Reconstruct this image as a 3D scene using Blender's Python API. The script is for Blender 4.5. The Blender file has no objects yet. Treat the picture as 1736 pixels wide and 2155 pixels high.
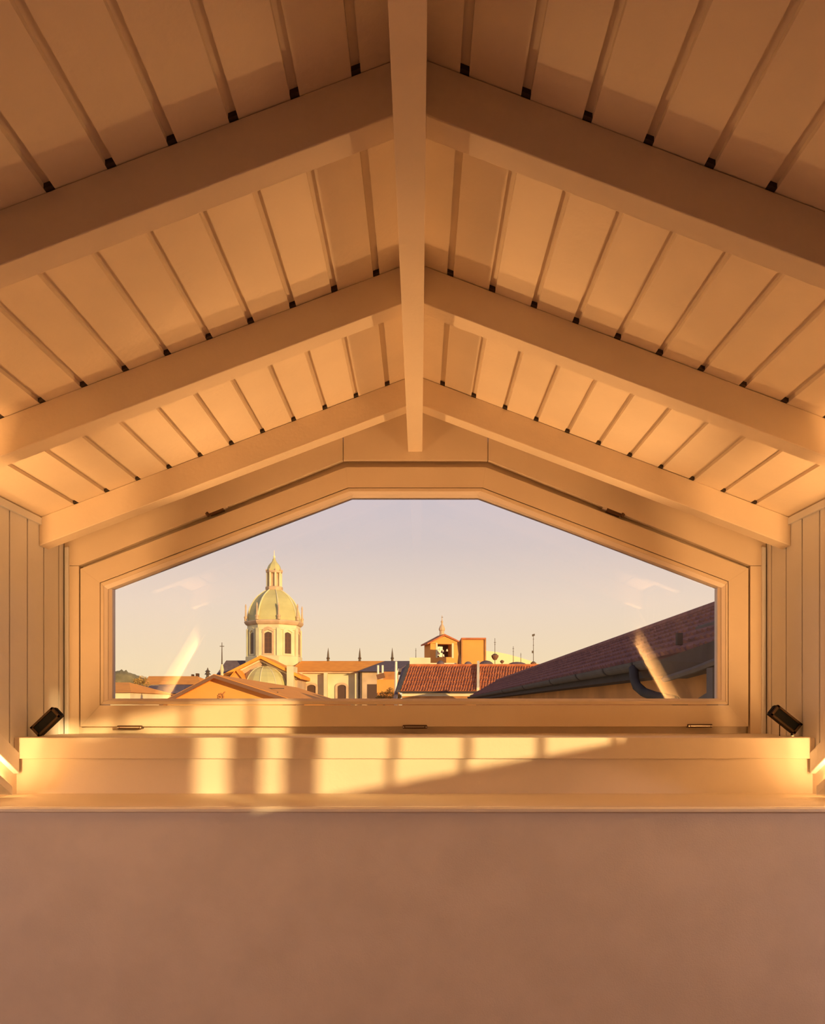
import bpy, bmesh, math, random
from mathutils import Vector, Matrix
random.seed(7)
C = bpy.context.scene.collection
SC = bpy.context.scene
R = math.radians
# ------------------------------------------------------------------ camera, sky, sun, exposure
F, CX, CY, ZC = 1736.0, 883.0, 1488.0, 1.6      # focal length (px), vanishing point (px), eye height (m)
cam = bpy.data.cameras.new('camera'); cam_o = bpy.data.objects.new('camera', cam); C.objects.link(cam_o)
cam_o.location = (0, 0, ZC); cam_o.rotation_euler = (R(90), 0, 0)
cam.sensor_fit = 'HORIZONTAL'; cam.sensor_width = 36.0; cam.lens = 36.0
cam.shift_x = (868.0 - CX) / F; cam.shift_y = (CY - 1077.5) / F
cam.clip_start = 0.05; cam.clip_end = 3000
SC.camera = cam_o
SC.view_settings.view_transform = 'Standard'; SC.view_settings.look = 'None'
SC.view_settings.exposure = 0.0; SC.view_settings.gamma = 1.0
SC.view_settings.use_curve_mapping = False

w = bpy.data.worlds.new('sky'); SC.world = w; w.use_nodes = True
nt = w.node_tree; nt.nodes.clear()
out = nt.nodes.new('ShaderNodeOutputWorld'); bg = nt.nodes.new('ShaderNodeBackground')
tc = nt.nodes.new('ShaderNodeTexCoord'); sp = nt.nodes.new('ShaderNodeSeparateXYZ'); rp = nt.nodes.new('ShaderNodeValToRGB')
nt.links.new(tc.outputs['Generated'], sp.inputs[0]); nt.links.new(sp.outputs['Z'], rp.inputs[0])
nt.links.new(rp.outputs[0], bg.inputs[0]); nt.links.new(bg.outputs[0], out.inputs[0])
el = rp.color_ramp.elements
el[0].position = 0.0; el[0].color = (0.98, 0.76, 0.42, 1)
el[1].position = 1.0; el[1].color = (0.15, 0.17, 0.27, 1)
for p, c in ((0.05, (0.97, 0.76, 0.49, 1)), (0.12, (0.90, 0.72, 0.57, 1)), (0.19, (0.72, 0.61, 0.58, 1)), (0.26, (0.64, 0.57, 0.62, 1)), (0.45, (0.38, 0.38, 0.48, 1))):
    e = el.new(p); e.color = c
bg.inputs[1].default_value = 1.0

SUN = Vector((-0.75, 1.0, -0.14)).normalized()   # low evening sun from behind the camera, right
sl = bpy.data.lights.new('sun', 'SUN'); sl.energy = 5.0; sl.color = (1.0, 0.67, 0.27); sl.angle = 0.0095
so = bpy.data.objects.new('sun', sl); C.objects.link(so); so.location = (20, -26, 12)
so.rotation_euler = SUN.to_track_quat('-Z', 'Y').to_euler()
WARM = (1.0, 0.56, 0.22)

# ------------------------------------------------------------------ helpers
def W(px, py, d):
    return Vector(((px - CX) * d / F, d, ZC - (py - CY) * d / F))

def mat(name, col, rough=0.6, var=0.0, scale=8.0, bump=0.0, bscale=60.0, metal=0.0, emit=None, col2=None, stretch=None):
    m = bpy.data.materials.new(name); m.use_nodes = True
    n = m.node_tree.nodes; l = m.node_tree.links; b = n['Principled BSDF']
    b.inputs['Base Color'].default_value = (*col, 1); b.inputs['Roughness'].default_value = rough; b.inputs['Metallic'].default_value = metal
    t = n.new('ShaderNodeTexCoord'); src = t.outputs['Object']
    if stretch:
        mp = n.new('ShaderNodeMapping'); mp.inputs['Scale'].default_value = stretch
        l.new(src, mp.inputs[0]); src = mp.outputs[0]
    if var or col2:
        nz = n.new('ShaderNodeTexNoise'); nz.inputs['Scale'].default_value = scale; nz.inputs['Detail'].default_value = 5
        l.new(src, nz.inputs['Vector'])
        r = n.new('ShaderNodeValToRGB'); r.color_ramp.elements[0].position = 0.35; r.color_ramp.elements[1].position = 0.65
        a = col2 or tuple(max(0, c * (1 - var)) for c in col)
        r.color_ramp.elements[0].color = (*a, 1)
        r.color_ramp.elements[1].color = (*(col if col2 else tuple(min(1, c * (1 + var * 0.6)) for c in col)), 1)
        l.new(nz.outputs[0], r.inputs[0]); l.new(r.outputs[0], b.inputs['Base Color'])
    if bump:
        nb = n.new('ShaderNodeTexNoise'); nb.inputs['Scale'].default_value = bscale; nb.inputs['Detail'].default_value = 4
        l.new(src, nb.inputs['Vector'])
        bp = n.new('ShaderNodeBump'); bp.inputs['Strength'].default_value = bump; bp.inputs['Distance'].default_value = 0.01
        l.new(nb.outputs[0], bp.inputs['Height']); l.new(bp.outputs[0], b.inputs['Normal'])
    if emit:
        b.inputs['Emission Color'].default_value = (*emit[0], 1); b.inputs['Emission Strength'].default_value = emit[1]
    return m

class MB:
    def __init__(s): s.v = []; s.f = []
    def add(s, vs, fs):
        o = len(s.v); s.v += [Vector(p) for p in vs]; s.f += [tuple(i + o for i in q) for q in fs]; return s
    def hexa(s, p):      # 4 front + 4 back points in the same order
        return s.add(p, [(0, 1, 2, 3), (7, 6, 5, 4), (0, 4, 5, 1), (1, 5, 6, 2), (2, 6, 7, 3), (3, 7, 4, 0)])
    def box(s, x0, x1, y0, y1, z0, z1):
        return s.hexa([(x0, y0, z0), (x1, y0, z0), (x1, y0, z1), (x0, y0, z1), (x0, y1, z0), (x1, y1, z0), (x1, y1, z1), (x0, y1, z1)])
    def prism(s, poly, vec):
        n = len(poly); vec = Vector(vec); a = [Vector(p) for p in poly]; b = [p + vec for p in a]
        return s.add(a + b, [tuple(range(n)), tuple(range(2 * n - 1, n - 1, -1))] + [(i, n + i, n + (i + 1) % n, (i + 1) % n) for i in range(n)])
    def obox(s, c, ax, ay, az):   # centre and three half-axis vectors
        c, ax, ay, az = Vector(c), Vector(ax), Vector(ay), Vector(az)
        return s.hexa([c - ax - ay - az, c + ax - ay - az, c + ax - ay + az, c - ax - ay + az,
                       c - ax + ay - az, c + ax + ay - az, c + ax + ay + az, c - ax + ay + az])
    def lathe(s, c, prof, n=16, ph=0.0, a0=0.0, a1=360.0):   # prof: (radius, z) bottom to top, angle from -Y toward +X
        c = Vector(c); full = abs(a1 - a0) >= 359.9; m = n if full else n + 1
        vs = []
        for r, z in prof:
            for k in range(m):
                a = R(ph + a0 + (a1 - a0) * k / n)
                vs.append(c + Vector((r * math.sin(a), -r * math.cos(a), z)))
        fs = []
        for j in range(len(prof) - 1):
            for k in range(n):
                k2 = (k + 1) % m
                fs.append((j * m + k, j * m + k2, (j + 1) * m + k2, (j + 1) * m + k))
        fs.append(tuple(range(m - 1, -1, -1))); t = (len(prof) - 1) * m; fs.append(tuple(range(t, t + m)))
        if not full:
            L = len(prof)
            fs.append(tuple([j * m for j in range(L)] + [j * m + m - 1 for j in range(L - 1, -1, -1)]))
        return s.add(vs, fs)
    def tube(s, pts, r, n=6):
        pts = [Vector(p) for p in pts]; rs = r if isinstance(r, (list, tuple)) else [r] * len(pts)
        vs = []
        for i, p in enumerate(pts):
            d = (pts[min(i + 1, len(pts) - 1)] - pts[max(i - 1, 0)]).normalized()
            q = d.to_track_quat('Z', 'Y')
            for k in range(n):
                a = 2 * math.pi * k / n
                vs.append(p + q @ Vector((rs[i] * math.cos(a), rs[i] * math.sin(a), 0)))
        fs = [(i * n + k, i * n + (k + 1) % n, (i + 1) * n + (k + 1) % n, (i + 1) * n + k) for i in range(len(pts) - 1) for k in range(n)]
        fs += [tuple(range(n - 1, -1, -1)), tuple(range((len(pts) - 1) * n, len(pts) * n))]
        return s.add(vs, fs)
    def ball(s, c, r, n=8, sz=1.0):
        return s.lathe(c, [(r * math.sin(math.pi * (j + 0.02) / 6.04), -r * sz * math.cos(math.pi * (j + 0.02) / 6.04)) for j in range(7)], n)
    def build(s, name, m, parent=None, smooth=False, kind=None, bevel=0.0):
        org = ORG.get(parent.name, Vector()) if parent else Vector()
        me = bpy.data.meshes.new(name); me.from_pydata([p - org for p in s.v], [], s.f)
        bm = bmesh.new(); bm.from_mesh(me); bmesh.ops.recalc_face_normals(bm, faces=bm.faces[:])
        if bevel: bmesh.ops.bevel(bm, geom=bm.edges[:], offset=bevel, segments=2, affect='EDGES', profile=0.5, clamp_overlap=True)
        bm.to_mesh(me); bm.free()
        if smooth:
            for p in me.polygons: p.use_smooth = True
        me.materials.append(m)
        o = bpy.data.objects.new(name, me); C.objects.link(o)
        if parent: o.parent = parent; ORG[o.name] = org
        if kind: o['kind'] = kind
        return o
ORG = {}
def tag(o, label, cat, group=None):
    o['label'] = label; o['category'] = cat
    if group: o['group'] = group
    return o
def root(name, loc, label=None, cat=None, group=None, kind=None):
    o = bpy.data.objects.new(name, None); C.objects.link(o); o.location = loc; o.empty_display_size = 0.1
    ORG[o.name] = Vector(loc)
    if label: tag(o, label, cat, group)
    if kind: o['kind'] = kind
    return o

# ------------------------------------------------------------------ materials
PAINT = (0.80, 0.66, 0.51)
m_paint = mat('cream_painted_wood', PAINT, 0.55, 0.05, 3.0, 0.12, 40)
m_plank = mat('cream_painted_plank', (0.90, 0.88, 0.88), 0.5, 0.04, 3.0, 0.08, 40)
m_ledge = mat('cream_ledge_paint', (0.82, 0.72, 0.60), 0.5, 0.04, 3.0, 0.06, 60)
m_edge = mat('pale_glossy_edge', (0.97, 0.92, 0.82), 0.25)  # paler and glossier than the ledge colour
m_plaster = mat('warm_plaster', (0.86, 0.78, 0.70), 0.9, 0.05, 6.0, 0.15, 180)
m_sash = mat('window_lacquer', (0.80, 0.66, 0.51), 0.4, 0.03, 4.0, 0.04, 60)
m_bead = mat('glazing_bead', (0.86, 0.74, 0.66), 0.35)
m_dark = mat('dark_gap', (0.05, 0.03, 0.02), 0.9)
m_deck = mat('wall_backing', (0.12, 0.075, 0.045), 0.9)
m_black = mat('black_powder_coat', (0.010, 0.007, 0.005), 0.5)
m_rim = mat('dark_bronze_rim', (0.040, 0.022, 0.011), 0.5)
m_blackin = mat('black_recess', (0.004, 0.004, 0.004), 0.6)
for _m in (m_black, m_blackin, m_rim): _m.node_tree.nodes['Principled BSDF'].inputs['Specular IOR Level'].default_value = 0.06
m_bronze = mat('bronze_fitting', (0.10, 0.045, 0.02), 0.35, metal=0.3)
m_steel = mat('brushed_steel', (0.75, 0.68, 0.6), 0.3, metal=0.8)
m_floor = mat('oak_floor', (0.55, 0.37, 0.25), 0.5, 0.2, 3.0, stretch=(1, 8, 1))
m_lens = mat('lamp_lens', (1, 0.9, 0.7), 0.4, emit=((1.0, 0.6, 0.25), 0.4))
m_led = mat('led_diffuser', (1, 0.9, 0.7), 0.4, emit=((1.0, 0.66, 0.26), 6.0))
m_shade = mat('lamp_shade_linen', (0.9, 0.8, 0.65), 0.8, emit=((1.0, 0.6, 0.28), 0.6))
g = bpy.data.materials.new('window_glass'); g.use_nodes = True
gn = g.node_tree.nodes; gl = g.node_tree.links; gn.clear()
go = gn.new('ShaderNodeOutputMaterial'); gm = gn.new('ShaderNodeMixShader'); gt = gn.new('ShaderNodeBsdfTransparent'); gg = gn.new('ShaderNodeBsdfGlossy'); gf = gn.new('ShaderNodeFresnel')
gg.inputs['Roughness'].default_value = 0.0; gf.inputs['IOR'].default_value = 1.52
gl.new(gf.outputs[0], gm.inputs[0]); gl.new(gt.outputs[0], gm.inputs[1]); gl.new(gg.outputs[0], gm.inputs[2]); gl.new(gm.outputs[0], go.inputs[0])
m_glass = g

# outdoors
m_stone = mat('cream_church_stone', (0.72, 0.64, 0.42), 0.85, 0.10, 0.6)
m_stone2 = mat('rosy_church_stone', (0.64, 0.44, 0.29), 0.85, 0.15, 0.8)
m_copper = mat('green_copper_sheet', (0.55, 0.50, 0.24), 0.6, 0.12, 0.5)
m_pane = mat('dark_window_pane', (0.10, 0.05, 0.03), 0.3)
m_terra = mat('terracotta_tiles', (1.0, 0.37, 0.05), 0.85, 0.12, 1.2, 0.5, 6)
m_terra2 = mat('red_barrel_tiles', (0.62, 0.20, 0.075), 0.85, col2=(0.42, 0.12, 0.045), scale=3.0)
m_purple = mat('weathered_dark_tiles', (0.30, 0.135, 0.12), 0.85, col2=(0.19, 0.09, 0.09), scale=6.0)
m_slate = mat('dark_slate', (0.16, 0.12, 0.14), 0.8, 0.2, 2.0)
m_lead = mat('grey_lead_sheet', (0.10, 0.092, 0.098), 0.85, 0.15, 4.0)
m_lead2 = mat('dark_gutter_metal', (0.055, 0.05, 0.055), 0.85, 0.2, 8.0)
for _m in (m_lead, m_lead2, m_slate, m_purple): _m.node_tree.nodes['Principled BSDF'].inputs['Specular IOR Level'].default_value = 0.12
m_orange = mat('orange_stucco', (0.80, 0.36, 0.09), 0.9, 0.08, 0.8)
m_ochre = mat('ochre_wall', (0.50, 0.22, 0.075), 0.9, 0.2, 2.0)
m_cream = mat('pale_cream_wall', (0.85, 0.72, 0.50), 0.9, 0.1, 1.0)
m_brown = mat('dark_brown_wood', (0.20, 0.09, 0.05), 0.8)
m_iron = mat('dark_iron', (0.10, 0.07, 0.05), 0.6)
m_white = mat('white_chimney', (0.92, 0.85, 0.72), 0.7)
m_leaf = mat('hill_trees', (0.28, 0.23, 0.11), 0.9, 0.45, 0.12)
m_bush = mat('sunlit_bush', (0.50, 0.30, 0.08), 0.9, 0.4, 2.0)
m_ground = mat('town_ground', (0.18, 0.13, 0.09), 0.95)
m_gold = mat('pale_vault_render', (0.95, 0.80, 0.48), 0.8)

# ------------------------------------------------------------------ the dormer and attic room
XC, XL, XR = -0.02, -1.615, 1.575
AP, SL = 1.411, 0.38                     # ceiling apex above the eye, pitch
Y0 = 3.75                                # gable wall face
def zc(x): return ZC + AP - SL * abs(x - XC)
def zm(y): return ZC + 1.40 - 0.55 * y   # underside of the main roof
YV = (1.40 - AP + SL * 1.595) / 0.55     # where the dormer cheek dies into the main roof
def yv(x): return (1.40 - AP + SL * abs(x - XC)) / 0.55
LEDGE = ZC - 0.121

ceil = MB()
for sx in (-1, 1):
    xe = XC + sx * 1.66
    poly = [(XC, yv(XC)), (xe, yv(xe)), (xe, 3.95), (XC, 3.95)]
    ceil.prism([(x, y, zc(x) + 0.0125) for x, y in poly], (0, 0, 0.05))
ceiling = ceil.build('ceiling', m_paint, kind='structure')
gw = 0.010
edges = [0.0] + [0.117 + 0.132 * k for k in range(12)]
for sx in (-1, 1):
    for k in range(12):
        a = edges[k] + (gw if k else 0.0); b = edges[k + 1] - gw
        if k == 11: b = 1.595
        xa, xb = XC + sx * a, XC + sx * b
        t = 0.0012 * random.uniform(-1, 1)
        poly = [(xa, yv(xa)), (xb, yv(xb)), (xb, 3.9), (xa, 3.9)]
        MB().prism([(x, y, zc(x) + t) for x, y in poly], (0, 0, 0.012 - t)).build('ceiling_board', m_paint, ceiling)
RD = [(3.5, 3.585), (2.61, 2.69), (1.78, 1.855), (0.91, 0.985)]
for d0, d1 in RD:
    for sx in (-1, 1):
        x0 = XC + sx * 0.0325; x1 = XL if sx < 0 else XR
        if d0 < YV: x1 = XC + sx * (0.55 * d0 - 1.40 + AP) / SL
        H = 0.121
        MB().hexa([(x0, d0, zc(x0) - H), (x1, d0, zc(x1) - H), (x1, d0, zc(x1) - 0.001), (x0, d0, zc(x0) - 0.001),
                   (x0, d1, zc(x0) - H), (x1, d1, zc(x1) - H), (x1, d1, zc(x1) - 0.001), (x0, d1, zc(x0) - 0.001)]).build('rafter', m_paint, ceiling, bevel=0.003)
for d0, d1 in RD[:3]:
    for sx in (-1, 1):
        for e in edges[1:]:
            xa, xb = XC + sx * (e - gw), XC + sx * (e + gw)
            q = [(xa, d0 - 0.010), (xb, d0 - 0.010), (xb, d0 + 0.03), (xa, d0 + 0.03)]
            MB().prism([(x, y, zc(x) + 0.001) for x, y in q], (0, 0, 0.011)).build('groove_gap_shade', m_dark, ceiling)  # dark block standing in for the shade in the groove above the rafter
MB().box(XC - 0.0325, XC + 0.0325, -1.2, 3.755, ZC + 1.162, ZC + AP).build('ridge_beam', m_paint, ceiling, bevel=0.002)

# cheek walls with upright planks, sloping trim and cove light
def cheek(sx, side, lab):
    xw = XL if sx < 0 else XR
    def X(off): return xw + (-sx) * -off * -1 if False else xw + sx * off   # off > 0 goes into the wall
    wall = MB()
    pts = [(YV, zm(YV)), (3.95, zc(xw) + 0.02), (3.95, ZC - 0.45), (2.88, ZC - 0.45), (2.88, zm(2.88))]
    wall.prism([(X(0.02), y, z) for y, z in pts], (sx * 0.06, 0, 0))
    wo = wall.build('wall_' + side, m_deck, kind='structure')
    ys = [3.75, 3.694] + [3.694 - 0.148 * k for k in range(1, 18)]
    for i in range(len(ys) - 1):
        y1, y0 = ys[i] - 0.0045, ys[i + 1] + 0.0045
        if y1 < YV + 0.42: break
        def zb(y): return max(zm(y) + 0.222, LEDGE - 0.08)
        zt = zc(xw)
        cut = [(y0, zb(y0))]
        yk = (ZC + 1.40 + 0.222 - LEDGE + 0.08) / 0.55
        if y0 < yk < y1: cut.append((yk, LEDGE - 0.08))
        cut += [(y1, zb(y1)), (y1, zt), (y0, zt)]
        MB().prism([(xw, y, z) for y, z in cut], (sx * 0.018, 0, 0)).build('plank', m_plank, wo, bevel=0.0015)
    # plaster strip below the sloping trim
    MB().prism([(xw, y, z) for y, z in ((1.25, zm(1.25) + 0.15), (3.34, zm(3.34) + 0.15), (3.34, ZC - 0.36), (2.88, ZC - 0.36), (2.88, zm(2.88) - 0.11), (1.25, zm(1.25) - 0.11))],
               (sx * 0.018, 0, 0)).build('plaster_strip', m_ledge, wo)
    t = MB(); a, b = 1.5, 3.285
    t.hexa([(xw - sx * 0.022, a, zm(a) + 0.14), (xw - sx * 0.022, b, zm(b) + 0.14), (xw - sx * 0.022, b, zm(b) + 0.225), (xw - sx * 0.022, a, zm(a) + 0.225),
            (xw + sx * 0.012, a, zm(a) + 0.14), (xw + sx * 0.012, b, zm(b) + 0.14), (xw + sx * 0.012, b, zm(b) + 0.225), (xw + sx * 0.012, a, zm(a) + 0.225)])
    t.build('sloping_trim', m_plank, wo, bevel=0.004)
    MB().box(min(xw, xw - sx * 0.012), max(xw, xw - sx * 0.012), 1.2, 3.5, zc(xw) - 0.03, zc(xw) - 0.002).build('cornice_strip', m_plank, wo)
    # cove light: a lip with an LED line behind it
    lo = root('cove_light', (xw - sx * 0.03, 3.1, zm(3.1)), lab, 'light', 'cove lights beside the window sill')
    for (a, b, dz, en) in ((1.6, 2.86, 0.075, COVE_W), (2.88, 3.16, -0.02, COVE_N)):
        l = MB()
        for (xa, xb, za, zb2) in ((0.0, 0.055, -0.018 - dz, -0.006 - dz), (0.045, 0.055, -0.006 - dz, 0.012 if dz > 0 else 0.034)):
            xa, xb = xw - sx * xa, xw - sx * xb
            l.hexa([(xa, a, zm(a) + za), (xb, a, zm(a) + za), (xb, a, zm(a) + zb2), (xa, a, zm(a) + zb2),
                    (xa, b, zm(b) + za), (xb, b, zm(b) + za), (xb, b, zm(b) + zb2), (xa, b, zm(b) + zb2)])
        l.build('lip', m_plank, lo)
        e = MB(); xa, xb = xw - sx * 0.012, xw - sx * 0.03
        e.hexa([(xa, a, zm(a) - 0.006 - dz), (xb, a, zm(a) - 0.006 - dz), (xb, a, zm(a) - dz), (xa, a, zm(a) - dz),
                (xa, b, zm(b) - 0.006 - dz), (xb, b, zm(b) - 0.006 - dz), (xb, b, zm(b) - dz), (xa, b, zm(b) - dz)])
        e.build('led_strip', m_led, lo)
        L = bpy.data.lights.new('cove_glow', 'AREA'); L.shape = 'RECTANGLE'; L.size = (b - a) * 1.12; L.size_y = 0.015
        L.energy = en; L.color = (1.0, 0.52, 0.18)
        ol = bpy.data.objects.new('cove_glow', L); C.objects.link(ol)
        nrm = (Vector((sx * 0.5, 0, 0)) + 0.866 * Vector((0, 0.482, 0.876))).normalized(); zax = -nrm
        xax = Vector((0, 1, -0.55)).normalized(); yax = zax.cross(xax).normalized(); xax = yax.cross(zax).normalized()
        ol.rotation_euler = Matrix((xax, yax, zax)).transposed().to_euler()
        ol.parent = lo; ym = (a + b) / 2
        ol.location = Vector((xw - sx * 0.022, ym, zm(ym) + 0.004 - dz)) - ORG[lo.name]
    return wo
COVE_W, COVE_N = 24.0, 1.4
cheek(-1, 'left', 'cove light strip glowing under the sloping trim left of the sill')
cheek(1, 'right', 'cove light strip glowing under the sloping trim right of the sill')

# gable wall around the window
gab = MB()
def P(px, py, d=Y0): return W(px, py, d)
O = [(166, 1190), (722, 968), (1027, 968), (1579, 1190), (1579, 1531), (166, 1531)]
ctr = CX + XC * F / Y0
def cy(px): return CY - (AP - SL * abs(px - ctr) * Y0 / F) * F / Y0
xlp, xrp = CX + XL * F / Y0, CX + XR * F / Y0
wallw = root('wall_window', (XC, Y0, 0), kind='structure')
def slab(poly, d0, d1):
    return MB().prism([P(x, y, d0) for x, y in poly], (0, d1 - d0, 0))
jw = 1.0
slab([(xlp, 1190), (166, 1190), (721.3, 968.2), (721.3, cy(721.3)), (xlp, cy(xlp))], Y0, 3.785).build('casing_board', m_sash, wallw)
slab([(722.7, 968), (1026.3, 968), (1026.3, cy(1026.3)), (ctr, cy(ctr)), (722.7, cy(722.7))], Y0 + 0.002, 3.785).build('casing_board', m_sash, wallw)
slab([(xrp, 1190), (1579, 1190), (1027.7, 968.2), (1027.7, cy(1027.7)), (xrp, cy(xrp))], Y0, 3.785).build('casing_board', m_sash, wallw)
slab([(xlp, 1191.2), (166, 1191.2), (166, 1545), (xlp, 1545)], Y0 + 0.002, 3.785).build('casing_jamb', m_sash, wallw)
slab([(xrp, 1191.2), (1579, 1191.2), (1579, 1545), (xrp, 1545)], Y0 + 0.002, 3.785).build('casing_jamb', m_sash, wallw)
slab([(xlp, 1152), (xlp + 8, 1150), (xlp + 8, 1545), (xlp, 1545)], Y0 - 0.012, Y0 + 0.004).build('corner_bead', m_plank, wallw, bevel=0.002)
slab([(xrp, 1152), (xrp - 8, 1150), (xrp - 8, 1545), (xrp, 1545)], Y0 - 0.012, Y0 + 0.004).build('corner_bead', m_plank, wallw, bevel=0.002)

def ring(po, pi, do, di, db, name, m, parent, bevel=0.0, gap=0.0):
    n = len(po)
    for i in range(n):
        j = (i + 1) % n
        MB().hexa([P(*po[i], do), P(*po[j], do), P(*pi[j], di), P(*pi[i], di),
                   P(*po[i], do) + Vector((0, db - do, 0)), P(*po[j], do) + Vector((0, db - do, 0)), P(*pi[j], di) + Vector((0, db - di, 0)), P(*pi[i], di) + Vector((0, db - di, 0))]).build(name, m, parent, bevel=bevel)
win = root('window_1', (XC, Y0 + 0.03, LEDGE), kind='structure')
Oo = [(120, 1150), (712, 930), (1037, 930), (1625, 1150), (1625, 1570), (120, 1570)]
S = [(169, 1197), (728, 983), (1022, 983), (1575, 1196), (1575, 1529), (169, 1529)]
Ln = [(210, 1226), (732, 1026), (1016, 1026), (1533, 1223), (1533, 1484), (210, 1484)]
Pn = [(218, 1233), (735, 1034), (1012, 1034), (1527, 1230), (1527, 1476), (218, 1476)]
G = [(236, 1235), (740, 1047), (1007, 1047), (1510, 1232), (1510, 1470), (236, 1470)]
ring(Oo, Ln, 3.80, 3.80, 3.93, 'fixed_frame', m_sash, win)
ring(S, Ln, 3.758, 3.758, 3.80, 'sash_rail', m_sash, win, bevel=0.0008)
Ln2 = [(x + (1.2 if x < 800 else -1.2), y + (1.2 if y < 1300 else -1.2)) for x, y in Ln]
ring(Ln2, Pn, 3.757, 3.757, 3.80, 'glazing_bead', m_sash, win, bevel=0.0015)
ring(Pn, [(x + (9 if x < 800 else -9), y + (7 if y < 1300 else -3)) for x, y in Pn], 3.760, 3.770, 3.81, 'bead_step', m_bead, win)
ring([(x + (9 if x < 800 else -9), y + (7 if y < 1300 else -3)) for x, y in Pn], G, 3.774, 3.79, 3.83, 'bead_step', m_bead, win)
Ge = [(x + (-6 if x < 800 else 6), y + (-6 if y < 1300 else 6)) for x, y in G]
slab(Ge, 3.806, 3.812).build('glass_pane', m_glass, win)
for (hx, hy, sg) in ((456, 1075, -1), (1291, 1077, 1)):
    c = P(hx, hy, 3.765); ax = Vector((1, 0, -sg * 0.38)).normalized(); up = Vector((sg * 0.38, 0, 1)).normalized()
    h = MB().obox(c, ax * 0.034, Vector((0, 0.014, 0)), up * 0.013).build('hinge', m_bronze, win, bevel=0.003)
    MB().obox(c - ax * 0.042 * sg, ax * 0.012, Vector((0, 0.010, 0)), up * 0.009).build('hinge_knuckle', m_steel, h, bevel=0.003)
    MB().tube([c + ax * 0.034 * sg + Vector((0, -0.014, -0.014)), c + ax * 0.046 * sg + Vector((0, -0.014, 0.004))], 0.008, 8).build('hinge_pin', m_bronze, h)
for hx, hy in ((275, 1530.5), (873, 1529.5), (1471, 1527.5)):
    c = P(hx, hy, 3.762)
    h = MB().obox(c, (0.056, 0, 0), (0, 0.018, 0), (0, 0, 0.0085)).build('latch', m_bronze, win, bevel=0.004)
    MB().obox(c + Vector((0, -0.019, 0.0)), (0.044, 0, 0), (0, 0.004, 0), (0, 0, 0.0018)).build('latch_bar', m_steel, h)
    for s in (-1, 1):
        MB().obox(c + Vector((s * 0.051, -0.018, -0.001)), (0.003, 0, 0), (0, 0.003, 0), (0, 0, 0.003)).build('latch_screw', m_steel, h)

# ledge, fascia boards and sill
tr1 = MB().box(XL, XR, 3.283, 3.86, ZC - 0.206, LEDGE).build('trim_1', m_ledge, kind='structure', bevel=0.004)
MB().box(XL, XR, 3.306, 3.36, ZC - 0.36, ZC - 0.207).build('fascia_board', m_ledge, tr1)
tr2 = MB().box(XL - 0.3, XR + 0.3, 2.875, 3.36, ZC - 0.364, ZC - 0.346).build('trim_2', m_ledge, kind='structure')
nose = MB()
zt = ZC - 0.346
pr = [(2.875, zt), (2.864, zt - 0.001), (2.8555, zt - 0.007), (2.856, zt - 0.017), (2.875, zt - 0.018)]
nose.prism([(XL - 0.3, y, z) for y, z in pr], (XR - XL + 0.6, 0, 0)).build('sill_nosing', m_edge, tr2)
MB().box(-3.4, 3.2, 2.885, 3.28, 0, ZC - 0.364).build('wall_knee', m_plaster, kind='structure')
MB().box(-3.4, XL - 0.02, 2.885, 3.1, ZC - 0.364, zm(2.885)).build('wall_knee_left', m_plaster, kind='structure')
MB().box(XR + 0.02, 3.2, 2.885, 3.1, ZC - 0.364, zm(2.885)).build('wall_knee_right', m_plaster, kind='structure')

# the attic room behind the camera
MB().box(-3.6, 3.4, -5.2, 3.2, -0.12, 0.0).build('floor', m_floor, kind='structure')
RY = -1.2; RZ = zm(RY)
for sx in (-1, 1):
    xo = -3.5 if sx < 0 else 3.3; xi = XL - 0.02 if sx < 0 else XR + 0.02
    poly = [(xo, 3.2), (xi, 3.2), (xi, yv(xi)), (XC, yv(XC)), (XC, RY), (xo, RY)]
    MB().prism([(x, y, zm(y)) for x, y in poly], (0, 0, 0.08)).build('ceiling_main_roof', m_plaster, kind='structure')
MB().prism([(-3.5, RY, RZ), (3.3, RY, RZ), (3.3, -5.2, RZ - 2.2), (-3.5, -5.2, RZ - 2.2)], (0, 0, 0.08)).build('ceiling_back_roof', m_plaster, kind='structure')
def zr(y): return zm(y) if y > RY else RZ - 0.55 * (RY - y)
MB().box(-3.5, 3.3, -5.2, -5.0, 0, zr(-5.0)).build('wall_back', m_plaster, kind='structure')
MB().prism([(-3.4, y, z) for y, z in ((-5.1, 0), (3.1, 0), (3.1, zr(3.1)), (RY, zr(RY)), (-5.1, zr(-5.1)))], (-0.15, 0, 0)).build('wall_gable_left', m_plaster, kind='structure')
wy0, wy1, wz0, wz1 = -2.98, 0.10, ZC + 0.312, ZC + 0.825
gr = MB()
for ya, yb in ((-5.1, wy0), (wy1, 3.1)):
    gr.prism([(3.2, y, z) for y, z in ((ya, 0), (yb, 0), (yb, zr(yb)), (ya, zr(ya)))], (0.15, 0, 0))
gr.box(3.2, 3.35, wy0, wy1, 0, wz0)
gr.prism([(3.2, y, z) for y, z in ((-2.75, wz1), (wy1, wz1), (wy1, zr(wy1)), (RY, zr(RY)), (-2.75, zr(-2.75)))], (0.15, 0, 0))
gr.prism([(3.2, y, z) for y, z in ((wy0, ZC + 0.99), (-2.75, ZC + 0.99), (-2.75, zr(-2.75)), (wy0, zr(wy0)))], (0.15, 0, 0))
gr.build('wall_gable_right', m_plaster, kind='structure')
w2 = root('window_2', (3.25, (wy0 + wy1) / 2, wz0), kind='structure')
for my in (-2.82, -2.33, -1.93, -1.53, -1.12, -0.73, -0.34, 0.05):
    MB().box(3.19, 3.21, my - 0.011, my + 0.011, wz0, wz1).build('mullion', m_sash, w2)
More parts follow.
